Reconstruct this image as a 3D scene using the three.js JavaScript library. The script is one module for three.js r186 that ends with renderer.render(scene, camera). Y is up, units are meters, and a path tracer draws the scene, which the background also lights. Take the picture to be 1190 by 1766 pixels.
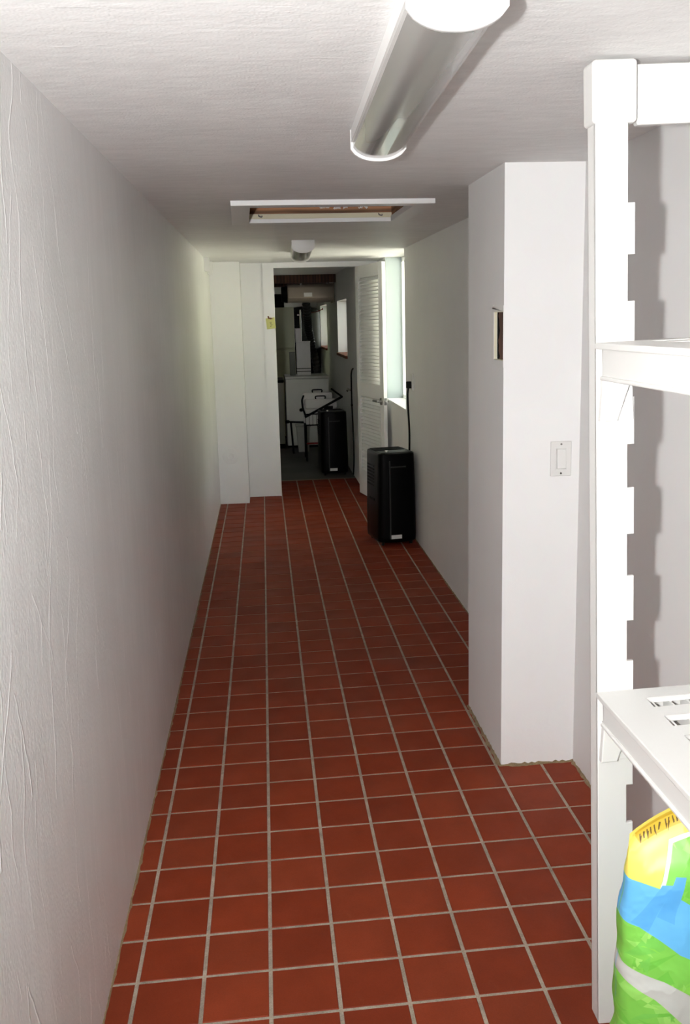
import * as THREE from 'three';
import { RoundedBoxGeometry } from 'three/addons/geometries/RoundedBoxGeometry.js';
import { mergeGeometries, mergeVertices, toCreasedNormals } from 'three/addons/utils/BufferGeometryUtils.js';

// ---------------------------------------------------------------- camera, light, exposure
const scene = new THREE.Scene();
const renderer = new THREE.WebGLRenderer({ antialias: true });
renderer.toneMapping = THREE.LinearToneMapping;
renderer.toneMappingExposure = 1.0;
renderer.shadowMap.enabled = true;
renderer.shadowMap.type = THREE.PCFSoftShadowMap;

const F = 1629.36;                                   // focal length in pixels of the 1190 x 1766 frame
const camera = new THREE.PerspectiveCamera(2 * Math.atan(883 / F) * 180 / Math.PI, 1190 / 1766, 0.05, 200);
camera.setViewOffset(1190, 1766, 1, 19, 1190, 1766); // the picture's own centre lies a little above the frame's
camera.position.set(0, 1.512, 0);
camera.rotation.set(-0.18882, -0.0806, -0.02529, 'YXZ');
scene.add(camera);

// sky outside the windows
scene.background = new THREE.Color().setRGB(0.84, 0.93, 1.0);
scene.backgroundIntensity = 4.5;

// sun behind the house: it falls on the garden, not through the windows
const sun = new THREE.DirectionalLight(new THREE.Color().setRGB(1, 0.975, 0.93), 165.0);
sun.position.set(-1, 16, 2); sun.target.position.set(5, 0, -8);
sun.castShadow = true; sun.shadow.mapSize.set(2048, 2048);
Object.assign(sun.shadow.camera, { left: -14, right: 14, top: 14, bottom: -14, near: 1, far: 50 });
scene.add(sun, sun.target);

// the photographer's flash, held upright: it sits a hand's breadth to the left of the lens
const flash = new THREE.SpotLight(new THREE.Color().setRGB(1, 0.995, 0.985), 18.8, 0, 0.98, 1, 2);
flash.position.set(-0.225, 1.515, -0.02);
flash.target.position.set(0.55, 1.15, -4);
flash.castShadow = true; flash.shadow.mapSize.set(2048, 2048); flash.shadow.radius = 1.2;
flash.shadow.camera.near = 0.1;
scene.add(flash, flash.target);

// ---------------------------------------------------------------- helpers
let seed = 20240611;
const rnd = () => { seed = (seed * 1664525 + 1013904223) >>> 0; return seed / 4294967296; };
const rr = (a, b) => a + (b - a) * rnd();
const V3 = (x, y, z) => new THREE.Vector3(x, y, z);

const used = new Map();
function numbered(n) { const k = used.get(n) || 0; used.set(n, k + 1); return k ? `${n}_${String(k).padStart(3, '0')}` : n; }
const shade = (o) => { o.castShadow = true; o.receiveShadow = true; return o; };
function part(name, geo, mat, parent) { const m = shade(new THREE.Mesh(geo, mat)); m.name = name; parent.add(m); return m; }
function tag(o, label, category, group, kind) {
  if (label) o.userData.label = label;
  if (category) o.userData.category = category;
  if (group) o.userData.group = group;
  if (kind) o.userData.kind = kind;
  return o;
}
function thing(name, label, category, pos = [0, 0, 0], turn = 0, group) {
  const g = new THREE.Group(); g.name = numbered(name); g.position.set(...pos); g.rotation.y = turn;
  scene.add(g); return tag(g, label, category, group);
}
function struct(name, geo, mat, label, category) {
  const m = shade(new THREE.Mesh(geo, mat)); m.name = numbered(name); scene.add(m);
  return tag(m, label, category, null, 'structure');
}
function structGroup(name, label, category, pos = [0, 0, 0], turn = 0) {
  const g = thing(name, label, category, pos, turn); g.userData.kind = 'structure'; return g;
}
// box from corner to corner
function bx(x0, x1, y0, y1, z0, z1) {
  const g = new THREE.BoxGeometry(Math.abs(x1 - x0), Math.abs(y1 - y0), Math.abs(z1 - z0));
  g.translate((x0 + x1) / 2, (y0 + y1) / 2, (z0 + z1) / 2); return g;
}
function rbx(x0, x1, y0, y1, z0, z1, r = 0.004, seg = 2) {
  const w = Math.abs(x1 - x0), h = Math.abs(y1 - y0), d = Math.abs(z1 - z0);
  const g = new RoundedBoxGeometry(w, h, d, seg, Math.min(r, w / 2.1, h / 2.1, d / 2.1));
  g.translate((x0 + x1) / 2, (y0 + y1) / 2, (z0 + z1) / 2); return g;
}
// uv in metres by the side a face points to
function metres(g0, s = 1, ou = 0, ov = 0) {
  const g = g0.index ? g0.toNonIndexed() : g0;
  const p = g.attributes.position, uv = new Float32Array(p.count * 2);
  const a = V3(), b = V3(), c = V3(), n = V3();
  for (let i = 0; i < p.count; i += 3) {
    a.fromBufferAttribute(p, i); b.fromBufferAttribute(p, i + 1); c.fromBufferAttribute(p, i + 2);
    n.copy(b).sub(a).cross(c.clone().sub(a));
    const ax = Math.abs(n.x), ay = Math.abs(n.y), az = Math.abs(n.z);
    for (let k = 0; k < 3; k++) {
      const v = [a, b, c][k];
      let u, w;
      if (ax >= ay && ax >= az) { u = v.z; w = v.y; } else if (ay >= az) { u = v.x; w = v.z; } else { u = v.x; w = v.y; }
      uv[(i + k) * 2] = u * s + ou; uv[(i + k) * 2 + 1] = w * s + ov;
    }
  }
  g.setAttribute('uv', new THREE.BufferAttribute(uv, 2)); return g;
}
function merge(list) {
  const l = list.map((g) => { const h = g.index ? g.toNonIndexed() : g; for (const k of Object.keys(h.attributes)) if (!['position', 'normal', 'uv'].includes(k)) h.deleteAttribute(k); return h; });
  return mergeGeometries(l);
}
const wallBox = (...a) => metres(bx(...a));
function tube(pts, r, seg = 24, rad = 8, closed = false) {
  return new THREE.TubeGeometry(new THREE.CatmullRomCurve3(pts.map((p) => V3(...p)), closed, 'catmullrom', 0.3), seg, r, rad, closed);
}
function rod(a, b, r, rad = 10) {
  const A = V3(...a), B = V3(...b), d = B.clone().sub(A);
  const g = new THREE.CylinderGeometry(r, r, d.length(), rad); g.translate(0, d.length() / 2, 0);
  g.applyQuaternion(new THREE.Quaternion().setFromUnitVectors(V3(0, 1, 0), d.normalize())); g.translate(A.x, A.y, A.z); return g;
}
function extrude(pts, depth, bevel = 0) {
  const s = new THREE.Shape(pts.map((p) => new THREE.Vector2(p[0], p[1])));
  return new THREE.ExtrudeGeometry(s, { depth, bevelEnabled: bevel > 0, bevelSize: bevel, bevelThickness: bevel, bevelSegments: 2, steps: 1 });
}
// tileable noise
function hash(ix, iy, s) { let h = (ix * 374761393 + iy * 668265263 + s * 974634777) | 0; h = Math.imul(h ^ (h >>> 13), 1274126177); return ((h ^ (h >>> 16)) >>> 0) / 4294967296; }
function vnoise(x, y, px, py, s) {
  const ix = Math.floor(x), iy = Math.floor(y), fx = x - ix, fy = y - iy;
  const m = (a, n) => ((a % n) + n) % n, u = fx * fx * (3 - 2 * fx), v = fy * fy * (3 - 2 * fy);
  const a = hash(m(ix, px), m(iy, py), s), b = hash(m(ix + 1, px), m(iy, py), s), c = hash(m(ix, px), m(iy + 1, py), s), d = hash(m(ix + 1, px), m(iy + 1, py), s);
  return a + (b - a) * u + (c - a) * v + (a - b - c + d) * u * v;
}
function fbm(u, v, fx, fy, oct, s) { let t = 0, a = 0.5, n = 0; for (let o = 0; o < oct; o++) { t += a * vnoise(u * fx, v * fy, fx, fy, s + o); n += a; a *= 0.5; fx *= 2; fy *= 2; } return t / n; }
function dataTex(w, h, fn, srgb, repeat = 1) {
  const d = new Uint8Array(w * h * 4);
  for (let y = 0; y < h; y++) for (let x = 0; x < w; x++) {
    const c = fn(x / w, y / h, x, y), i = (y * w + x) * 4;
    const q = Array.isArray(c) ? c : [c, c, c];
    d[i] = Math.max(0, Math.min(255, q[0] * 255)); d[i + 1] = Math.max(0, Math.min(255, q[1] * 255)); d[i + 2] = Math.max(0, Math.min(255, q[2] * 255)); d[i + 3] = 255;
  }
  const t = new THREE.DataTexture(d, w, h); t.wrapS = t.wrapT = THREE.RepeatWrapping; t.magFilter = THREE.LinearFilter; t.minFilter = THREE.LinearMipmapLinearFilter; t.generateMipmaps = true;
  if (srgb) t.colorSpace = THREE.SRGBColorSpace; t.repeat.set(repeat, repeat); t.needsUpdate = true; return t;
}
// wandering ridges scratched into a height field
function ridgeField(w, h, list) {
  const f = new Float32Array(w * h);
  for (const { x, y, len, dx, dy, wob, amp, rad } of list) {
    let px = x * w, py = y * h, a = 0; const n = Math.round(len * h);
    for (let i = 0; i < n; i++) {
      a += rr(-wob, wob); a *= 0.985; px += dx + a; py += dy;
      const k = amp * (0.35 + 0.65 * Math.abs(Math.sin(i * 0.021 + x * 40) * Math.sin(i * 0.0057 + y * 20))), R = Math.ceil(rad * 2);
      for (let j = -R; j <= R; j++) { const X = ((Math.round(px + j) % w) + w) % w, Y = ((Math.round(py) % h) + h) % h; const g = k * Math.exp(-(j * j) / (rad * rad)); if (g > f[Y * w + X]) f[Y * w + X] = g; }
    }
  }
  return f;
}

// ---------------------------------------------------------------- materials
const N = 1024;
// left wall: troweled plaster under gloss paint, long upright ridges
const ridges = [];
for (let i = 0; i < 70; i++) ridges.push({ x: rnd(), y: rnd(), len: rr(0.06, 0.34), dx: rr(-0.12, 0.12), dy: 1, wob: 0.10, amp: rr(0.25, 1), rad: rr(0.7, 1.6) });
for (let i = 0; i < 220; i++) ridges.push({ x: rnd(), y: rnd(), len: rr(0.006, 0.05), dx: rr(-0.1, 0.1), dy: 1, wob: 0.08, amp: rr(0.12, 0.55), rad: rr(0.6, 1.4) });
const ridge = ridgeField(N, N, ridges);
const wallBump = dataTex(N, N, (u, v, x, y) => 0.30 + 0.10 * (fbm(u, v, 90, 9, 3, 3) - 0.5) + 0.10 * (fbm(u, v, 10, 5, 3, 9) - 0.5) + 0.10 * (hash(x >> 1, y >> 2, 5) - 0.5) + 0.66 * ridge[y * N + x], false, 0.55);
const wallColor = dataTex(N, N, (u, v, x, y) => {
  const k = 0.928 + 0.022 * (fbm(u, v, 70, 9, 3, 21) - 0.5) + 0.05 * (fbm(u, v, 5, 5, 4, 33) - 0.5) + 0.075 * ridge[y * N + x];  // ridges also lightened in colour, for the flash they catch
  return [k * 1.002, k * 0.997, k * 0.992];
}, true, 0.55);
const wallRough = dataTex(512, 512, (u, v) => { const k = 0.42 + 0.22 * (fbm(u, v, 8, 6, 4, 55) - 0.5); return [k, k, k]; }, false, 0.55);
const M = {};
M.plaster = new THREE.MeshStandardMaterial({ map: wallColor, bumpMap: wallBump, bumpScale: 0.0030, roughnessMap: wallRough, roughness: 1 });
const fineBump = dataTex(512, 512, (u, v, x, y) => 0.5 + 0.35 * (fbm(u, v, 40, 34, 3, 61) - 0.5) + 0.4 * (fbm(u, v, 6, 5, 3, 67) - 0.5) + 0.06 * (hash(x, y, 7) - 0.5), false, 0.9);
const fineColor = dataTex(512, 512, (u, v) => { const k = 0.945 + 0.03 * (fbm(u, v, 5, 5, 5, 71) - 0.5); return [k * 1.001, k * 0.998, k * 0.995]; }, true, 0.7);
M.plasterFine = new THREE.MeshStandardMaterial({ map: fineColor, bumpMap: fineBump, bumpScale: 0.0016, roughness: 0.5 });
// ceiling: rolled and brushed paint across the corridor
const cstr = [];
for (let i = 0; i < 70; i++) cstr.push({ x: rnd(), y: rnd(), len: rr(0.02, 0.12), dx: rr(-0.05, 0.05), dy: 1, wob: 0.05, amp: rr(0.2, 0.8), rad: rr(0.6, 1.2) });
const cr = ridgeField(N, N, cstr);
const ceilBump = dataTex(N, N, (u, v, x, y) => 0.34 + 0.34 * (fbm(u, v, 70, 130, 3, 81) - 0.5) + 0.34 * (fbm(u, v, 4, 14, 3, 83) - 0.5) + 0.12 * (hash(x >> 1, y >> 1, 9) - 0.5) + (hash(x, y, 31) > 0.9994 ? 0.5 : 0) + 0.45 * cr[x * N + y], false, 0.55);
const ceilColor = dataTex(N, N, (u, v) => { const k = 0.948 + 0.05 * (fbm(u, v, 4, 9, 5, 91) - 0.5) + 0.04 * (fbm(u, v, 30, 90, 2, 95) - 0.5); return [k * 1.001, k * 0.997, k * 0.993]; }, true, 0.55);
M.ceiling = new THREE.MeshStandardMaterial({ map: ceilColor, bumpMap: ceilBump, bumpScale: 0.0022, roughness: 0.5 });
M.trim = new THREE.MeshStandardMaterial({ map: fineColor, roughness: 0.42, bumpMap: fineBump, bumpScale: 0.0006 });
M.white = new THREE.MeshStandardMaterial({ color: 0xf0efed, roughness: 0.4 });
M.plastic = new THREE.MeshPhysicalMaterial({ color: 0xe4e3e0, roughness: 0.42, clearcoat: 0.1, clearcoatRoughness: 0.4 });
// quarry tiles
const tileTones = [[0.225, 0.034, 0.0115], [0.21, 0.0305, 0.010], [0.232, 0.0375, 0.0135], [0.195, 0.029, 0.010], [0.219, 0.036, 0.013], [0.204, 0.0315, 0.011]];
const dust = [];
for (let i = 0; i < 26; i++) dust.push([rnd(), rnd(), rr(0.006, 0.03), rr(0.004, 0.014), rr(0, 3.1), rr(0.15, 0.6)]);
const tileColor = dataTex(N, N, (u, v, x, y) => {
  let k = 0.90 + 0.16 * (fbm(u, v, 9, 9, 5, 101) - 0.5) + 0.08 * (hash(x, y, 103) - 0.5), g = 0;
  for (const [a, b, rx, ry, t, s] of dust) { let ex = u - a, ey = v - b; const c = Math.cos(t), q = Math.sin(t); const X = (ex * c + ey * q) / rx, Y = (ey * c - ex * q) / ry, d = X * X + Y * Y; if (d < 1) g += s * (1 - d) * Math.max(0, fbm(u, v, 60, 60, 3, 107) - 0.42) * 1.5; }
  if (hash(x, y, 113) > 0.9991) g += 0.25;
  return [k + g * 0.1, k + g * 0.55, k + g * 0.9];
}, true, 1);
const tileBump = dataTex(512, 512, (u, v, x, y) => 0.5 + 0.5 * (fbm(u, v, 12, 12, 4, 121) - 0.5) + 0.15 * (hash(x, y, 123) - 0.5), false, 1);
const tileRough = dataTex(512, 512, (u, v) => { const k = 0.58 + 0.3 * (fbm(u, v, 7, 7, 5, 131) - 0.5); return [k, k, k]; }, false, 1);
M.tiles = tileTones.map((c) => new THREE.MeshPhysicalMaterial({ specularIntensity: 0.32, color: new THREE.Color().setRGB(c[0] * 1.27, c[1] * 1.27, c[2] * 1.27), map: tileColor, bumpMap: tileBump, bumpScale: 0.0007, roughnessMap: tileRough, roughness: 1 }));
const groutTex = dataTex(512, 512, (u, v, x, y) => { const k = 0.62 + 0.2 * (fbm(u, v, 30, 30, 4, 141) - 0.5) + 0.12 * (hash(x, y, 143) - 0.5); return [k, k * 0.925, k * 0.83]; }, true, 1);
M.grout = new THREE.MeshStandardMaterial({ map: groutTex, roughness: 0.95 });
M.bead = new THREE.MeshStandardMaterial({ color: 0xd8c9ac, side: THREE.DoubleSide, roughness: 0.95, map: groutTex });
const concTex = dataTex(512, 512, (u, v, x, y) => { const k = 0.36 + 0.14 * (fbm(u, v, 6, 6, 5, 151) - 0.5) + 0.05 * (hash(x, y, 153) - 0.5); return [k, k * 0.98, k * 0.93]; }, true, 0.5);
M.concrete = new THREE.MeshStandardMaterial({ map: concTex, roughness: 0.6 });
const woodTex = (s, base) => dataTex(256, 512, (u, v) => { const g = fbm(u, v, 24, 2, 4, s), k = 0.72 + 0.5 * (g - 0.5) + 0.12 * Math.sin((u * 14 + 2.5 * fbm(u, v, 3, 2, 2, s + 7)) * 6.28); return [base[0] * k, base[1] * k, base[2] * k]; }, true, 2);
M.wood = new THREE.MeshStandardMaterial({ map: woodTex(171, [0.80, 0.58, 0.42]), roughness: 0.75 });
M.redWood = new THREE.MeshStandardMaterial({ map: woodTex(181, [0.66, 0.36, 0.24]), roughness: 0.65 });
M.beam = new THREE.MeshStandardMaterial({ map: woodTex(186, [0.42, 0.28, 0.21]), roughness: 0.8 });
M.stud = new THREE.MeshStandardMaterial({ map: woodTex(191, [0.50, 0.36, 0.29]), roughness: 0.85 });
M.cream = new THREE.MeshStandardMaterial({ color: 0xe2dbc0, roughness: 0.85 });
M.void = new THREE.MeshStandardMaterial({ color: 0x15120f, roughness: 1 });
M.black = new THREE.MeshPhysicalMaterial({ color: 0x030303, roughness: 0.38, specularIntensity: 0.22 });
M.blackMatte = new THREE.MeshPhysicalMaterial({ color: 0x060606, roughness: 0.6, specularIntensity: 0.3 });
M.seam = new THREE.MeshStandardMaterial({ color: 0x2c2c29, roughness: 0.4 });
M.rubber = new THREE.MeshPhysicalMaterial({ color: 0x0f0f0e, roughness: 0.7, specularIntensity: 0.5 });
M.chrome = new THREE.MeshStandardMaterial({ color: 0xc9c7c2, metalness: 1, roughness: 0.22 });
M.steel = new THREE.MeshStandardMaterial({ color: 0x8d8a86, metalness: 0.9, roughness: 0.38 });
M.enamel = new THREE.MeshPhysicalMaterial({ color: 0xd9d7d0, roughness: 0.35, clearcoat: 0.3 });
M.enamelGrey = new THREE.MeshPhysicalMaterial({ color: 0xa6a49c, roughness: 0.4, clearcoat: 0.2 });
M.fridge = new THREE.MeshPhysicalMaterial({ color: 0xc9caa6, roughness: 0.4, clearcoat: 0.2 });
M.boxWhite = new THREE.MeshStandardMaterial({ color: 0xe6e2df, roughness: 0.55 });
M.greyBox = new THREE.MeshStandardMaterial({ color: 0x74746e, roughness: 0.7 });
M.duct = new THREE.MeshStandardMaterial({ color: 0x9a8d7e, roughness: 0.55, metalness: 0.1 });
M.label = new THREE.MeshStandardMaterial({ color: 0xe9e8e6, roughness: 0.6 });
M.foil = new THREE.MeshStandardMaterial({ color: 0x4b4a46, roughness: 0.3, metalness: 0.75 });
M.redWire = new THREE.MeshStandardMaterial({ color: 0x8a2016, roughness: 0.6 });
M.dimReveal = new THREE.MeshStandardMaterial({ color: 0xaab5b6, roughness: 0.6, bumpMap: fineBump, bumpScale: 0.0008 });
M.lampBase = new THREE.MeshStandardMaterial({ color: 0xeeedeb, roughness: 0.35 });
M.lens = new THREE.MeshPhysicalMaterial({ color: 0xb7b4b0, roughness: 0.16, clearcoat: 0.6, clearcoatRoughness: 0.08, transmission: 0.25, thickness: 0 });
M.glass = new THREE.MeshPhysicalMaterial({ color: 0xffffff, transmission: 1, thickness: 0, roughness: 0.02, ior: 1.5 });
M.lawn = new THREE.MeshStandardMaterial({ map: dataTex(256, 256, (u, v, x, y) => { const k = 0.75 + 0.4 * (fbm(u, v, 20, 20, 4, 201) - 0.5); return [0.68 * k, 0.675 * k, 0.635 * k]; }, true, 1), roughness: 1 });
M.leaf = new THREE.MeshStandardMaterial({ map: dataTex(256, 256, (u, v, x, y) => { const k = 0.7 + 0.7 * (fbm(u, v, 30, 30, 4, 211) - 0.5); return [0.62 * k, 0.65 * k, 0.46 * k]; }, true, 2), roughness: 0.8 });

// ---------------------------------------------------------------- the shell
const XL = -0.413, XR = 1.006, XB = 0.85;            // corridor's left and right wall, back room's right wall
const ceilY = (z) => 1.952 + 0.0065 * -z;            // the ceiling rises a little towards the far end
const Z1 = -8.25, Z2 = -8.37, ZEND = -14.7, ZBACK = 1.1;
const top = 2.16;

// floor: grout bed with every quarry tile set into it
const S = 0.156, GX = -3.2686, GZ = 12.789, SH = 0.0286, J = 0.0046;
const floor = structGroup('floor', 'red quarry tile floor with pale grout joints', 'floor');
part('grout_bed', metres(bx(XL - 0.02, XR + 0.02, -0.10, -0.0022, -9.09, ZBACK)), M.grout, floor);
function tileGeo(w, d, ou, ov) {                      // a sheared, lightly chamfered slab; origin at its low corner
  const c = 0.0016, h = 0.008, sk = (x) => -SH * x;
  const ring = (i, y) => [[i, y, -i + sk(i)], [w - i, y, -i + sk(w - i)], [w - i, y, -d + i + sk(w - i)], [i, y, -d + i + sk(i)]];
  const lo = ring(0, -h), mid = ring(0, -c), hi = ring(c, 0), P = [];
  const quad = (a, b, cc, d2) => P.push(...a, ...b, ...cc, ...a, ...cc, ...d2);
  for (let k = 0; k < 4; k++) { const n = (k + 1) % 4; quad(lo[k], lo[n], mid[n], mid[k]); quad(mid[k], mid[n], hi[n], hi[k]); }
  quad(hi[0], hi[1], hi[2], hi[3]);
  const g = new THREE.BufferGeometry(); g.setAttribute('position', new THREE.Float32BufferAttribute(P, 3)); g.computeVertexNormals();
  return metres(g, 1, ou, ov);
}
const colX = (c) => (c + GX) * S;
const geoCache = new Map();
function tileFor(c, v) {
  let x0 = colX(c) + J, x1 = colX(c + 1) - J;
  if (c === 0) x0 = XL + 0.002; if (c === 9) x1 = XR - 0.002;
  const key = `${c === 0 ? 'a' : c === 9 ? 'b' : 'm'}${v}`;
  if (!geoCache.has(key)) geoCache.set(key, tileGeo(x1 - x0, S - 2 * J, v * 0.37 + c * 0.11, v * 0.53));
  return [geoCache.get(key), x0];
}
const rest = [];
for (let r = 45; r >= -21; r--) for (let c = 0; c <= 9; c++) {
  const v = Math.floor(rnd() * 8), tone = Math.floor(rnd() * 6), lift = rr(-0.0004, 0.0003);
  const [g, x0] = tileFor(c, v);
  const z = -((r + GZ) * S + SH * (x0 - colX(0)) + J);
  if (z - S < -9.085) { continue; }
  if (r >= -1 && r <= 28) { const m = part('tile', g, M.tiles[tone], floor); m.position.set(x0, lift, z); }
  else { (rest[tone] ||= []).push(g.clone().translate(x0, lift, z)); }
}
rest.forEach((l, k) => { const m = part('tile_field', merge(l), M.tiles[k], floor); m.userData.kind = 'stuff'; });
struct('floor', metres(bx(-1.9, 1.03, -0.10, -0.004, ZEND, -9.09)), M.concrete, 'dark grey concrete floor of the back room', 'floor');
struct('floor', metres(bx(-1.9, XL - 0.02, -0.10, -0.004, -9.09, Z2)), M.concrete, 'dark grey concrete strip of floor behind the partition', 'floor');

// left wall with its long plaster ridges
struct('wall_left', metres(bx(XL - 0.16, XL, -0.1, top, Z2, ZBACK)), M.plaster, 'white plaster wall with long upright trowel ridges', 'wall');
// right wall: pieces round the window opening
const WZ0 = -6.74, WZ1 = -7.78, WY = 0.866;
struct('wall_right', merge([
  wallBox(XR, XR + 0.17, -0.1, top, WZ0, ZBACK), wallBox(XR, XR + 0.17, -0.1, top, Z2, WZ1), wallBox(XR, XR + 0.17, -0.1, WY, WZ1, WZ0)]), M.plasterFine, 'white painted plaster wall beside the air conditioner', 'wall');
// wall behind the photographer
struct('wall_back', metres(bx(XL - 0.16, XR + 0.17, -0.1, top, ZBACK, ZBACK + 0.15)), M.plasterFine, 'white plaster wall closing the corridor behind the shelving', 'wall');

// ceiling, sloping slightly, open at the hatch
const HX0 = -0.04, HX1 = 0.622, HZ0 = -3.905, HZ1 = -4.50, HM = 0.03;
function ceilPiece(x0, x1, z0, z1) {                  // z0 nearer
  const g = bx(x0, x1, 0, 1, z1, z0), p = g.attributes.position;
  for (let i = 0; i < p.count; i++) { const z = p.getZ(i); p.setY(i, p.getY(i) > 0.5 ? ceilY(z) + 0.16 : ceilY(z)); }
  g.computeVertexNormals(); return metres(g);
}
struct('ceiling', merge([ceilPiece(XL - 0.16, XR + 0.17, ZBACK + 0.15, HZ0 + HM), ceilPiece(XL - 0.16, XR + 0.17, HZ1 - HM, Z2), ceilPiece(XL - 0.16, HX0 - HM, HZ0 + HM, HZ1 - HM), ceilPiece(HX1 + HM, XR + 0.17, HZ0 + HM, HZ1 - HM)]),
  M.ceiling, 'low white ceiling with brushed uneven paint', 'ceiling');

// boxed pillar on the right with the open electrical cut-out in its side
const PX = 0.754, PZ0 = -2.958, PZ1 = -3.476, HOLE = [-3.085, -2.9625, 1.374, 1.527];
{
  const s = new THREE.Shape([[PZ1, 0], [PZ0, 0], [PZ0, 2.0], [PZ1, 2.0]].map((p) => new THREE.Vector2(...p)));
  const h = new THREE.Path();
  h.setFromPoints([[HOLE[0], HOLE[2]], [HOLE[1], HOLE[2]], [HOLE[1], HOLE[3]], [HOLE[0], HOLE[3]]].map((p) => new THREE.Vector2(...p)));
  s.holes.push(h);
  const skin = new THREE.ExtrudeGeometry(s, { depth: 0.011, bevelEnabled: false });
  skin.rotateY(-Math.PI / 2); skin.translate(PX + 0.011, 0, 0);
  const pil = structGroup('wall_pillar', 'boxed white pillar with a switch on its front and a cut-out in its side', 'pillar');
  const inner = [bx(PX + 0.09, XR + 0.01, 0, 2.0, PZ1, PZ0), bx(PX + 0.011, PX + 0.09, 0, HOLE[2] - 0.1, PZ1, PZ0), bx(PX + 0.011, PX + 0.09, HOLE[3] + 0.1, 2.0, PZ1, PZ0), bx(PX + 0.011, PX + 0.09, HOLE[2] - 0.1, HOLE[3] + 0.1, PZ1, HOLE[0] - 0.06), bx(PX + 0.011, PX + 0.09, HOLE[2] - 0.1, HOLE[3] + 0.1, PZ0 - 0.004, PZ0)];
  part('pillar_body', metres(merge([skin, ...inner])), M.plasterFine, pil);
  const ya = HOLE[2] - 0.09, yb = HOLE[3] + 0.09;
  part('wood_stud', metres(bx(PX + 0.0195, PX + 0.089, ya, yb, -3.144, -3.100)), M.stud, pil);
  part('wood_stud', metres(bx(PX + 0.06, PX + 0.089, ya, yb, -3.10, PZ0 - 0.006)), M.stud, pil);
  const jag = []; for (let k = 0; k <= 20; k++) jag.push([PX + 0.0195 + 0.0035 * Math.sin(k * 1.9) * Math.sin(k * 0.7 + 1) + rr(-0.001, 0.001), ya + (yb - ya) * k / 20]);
  const gapShade = extrude([[PX + 0.0112, ya], ...jag, [PX + 0.0112, yb]], 0.01); gapShade.translate(0, 0, -3.106); part('painted_gap_shade', gapShade, M.void, pil);  // near-black strip painted in for the shaded gap inside the cut-out
  part('plasterboard_edge', merge([bx(PX + 0.0005, PX + 0.0095, HOLE[2], HOLE[3], HOLE[0] - 0.003, HOLE[0] + 0.0015), bx(PX + 0.0005, PX + 0.0105, HOLE[2] - 0.001, HOLE[2] + 0.0015, HOLE[0], HOLE[1]), bx(PX + 0.0005, PX + 0.0105, HOLE[3] - 0.0015, HOLE[3] + 0.001, HOLE[0], HOLE[1])]), M.cream, pil);
  // smear of fresh filler round the cut-out
  const f = new THREE.Shape(), pts = [], q = [];
  for (let k = 0; k < 40; k++) { const t = k / 40 * 6.2832, sx = Math.sign(Math.cos(t)) * Math.pow(Math.abs(Math.cos(t)), 0.2), sy = Math.sign(Math.sin(t)) * Math.pow(Math.abs(Math.sin(t)), 0.2); pts.push(new THREE.Vector2(Math.min(PZ0 - 0.001, -3.03 + sx * (0.075 + rr(0, 0.012))), 1.4505 + sy * (0.092 + rr(0, 0.010)))); }
  f.setFromPoints(pts); f.holes.push(h);
  const fg = new THREE.ExtrudeGeometry(f, { depth: 0.0012, bevelEnabled: false }); fg.rotateY(-Math.PI / 2); fg.translate(PX, 0, 0);
  part('filler_patch', fg, M.white, pil);
}
// rough mortar bead where walls meet the tiles
function bead(path, r, name) {
  const pts = [], up = V3(0, 1, 0), out = [];
  for (let i = 0; i < path.length - 1; i++) { const a = V3(...path[i]), b = V3(...path[i + 1]), n = Math.max(2, Math.round(a.distanceTo(b) / 0.012)); for (let k = 0; k < n; k++) pts.push(a.clone().lerp(b, k / n)); }
  pts.push(V3(...path[path.length - 1]));
  const rows = pts.map((p, i) => { const t = pts[Math.min(i + 1, pts.length - 1)].clone().sub(pts[Math.max(i - 1, 0)]).normalize(), s = t.clone().cross(up); const w = r * (0.35 + 1.2 * Math.pow(fbm(i / 97, 0.3, 40, 4, 3, 400 + path.length), 2) * 1.6), h = r * (0.3 + 0.9 * rnd()); return [p.clone().addScaledVector(s, w), p.clone().addScaledVector(s, w * 0.5).addScaledVector(up, h * 0.55), p.clone().addScaledVector(s, -0.004).addScaledVector(up, h)]; });
  for (let i = 0; i < rows.length - 1; i++) for (let k = 0; k < 2; k++) { const [a, b, c, d] = [rows[i][k], rows[i + 1][k], rows[i + 1][k + 1], rows[i][k + 1]]; for (const v of [a, b, c, a, c, d]) out.push(v.x, v.y, v.z); }
  const g = new THREE.BufferGeometry(); g.setAttribute('position', new THREE.Float32BufferAttribute(out, 3)); g.computeVertexNormals();
  return metres(g);
}
struct('trim_left', bead([[XL, 0, 0.4], [XL, 0, -7.96]], 0.006), M.bead, 'crumbly tan mortar bead along the foot of the ridged wall', 'mortar');
struct('trim_right', bead([[XR, 0, -6.9], [XR, 0, -3.476]], 0.006), M.bead, 'thin mortar bead along the wall by the air conditioner', 'mortar');
struct('trim_pillar', bead([[PX + 0.01, 0, PZ1], [PX, 0, PZ1], [PX, 0, PZ0], [XR, 0, PZ0], [XR, 0, -0.6]], 0.010), M.bead, 'rough brown mortar bead round the foot of the pillar', 'mortar');

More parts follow.
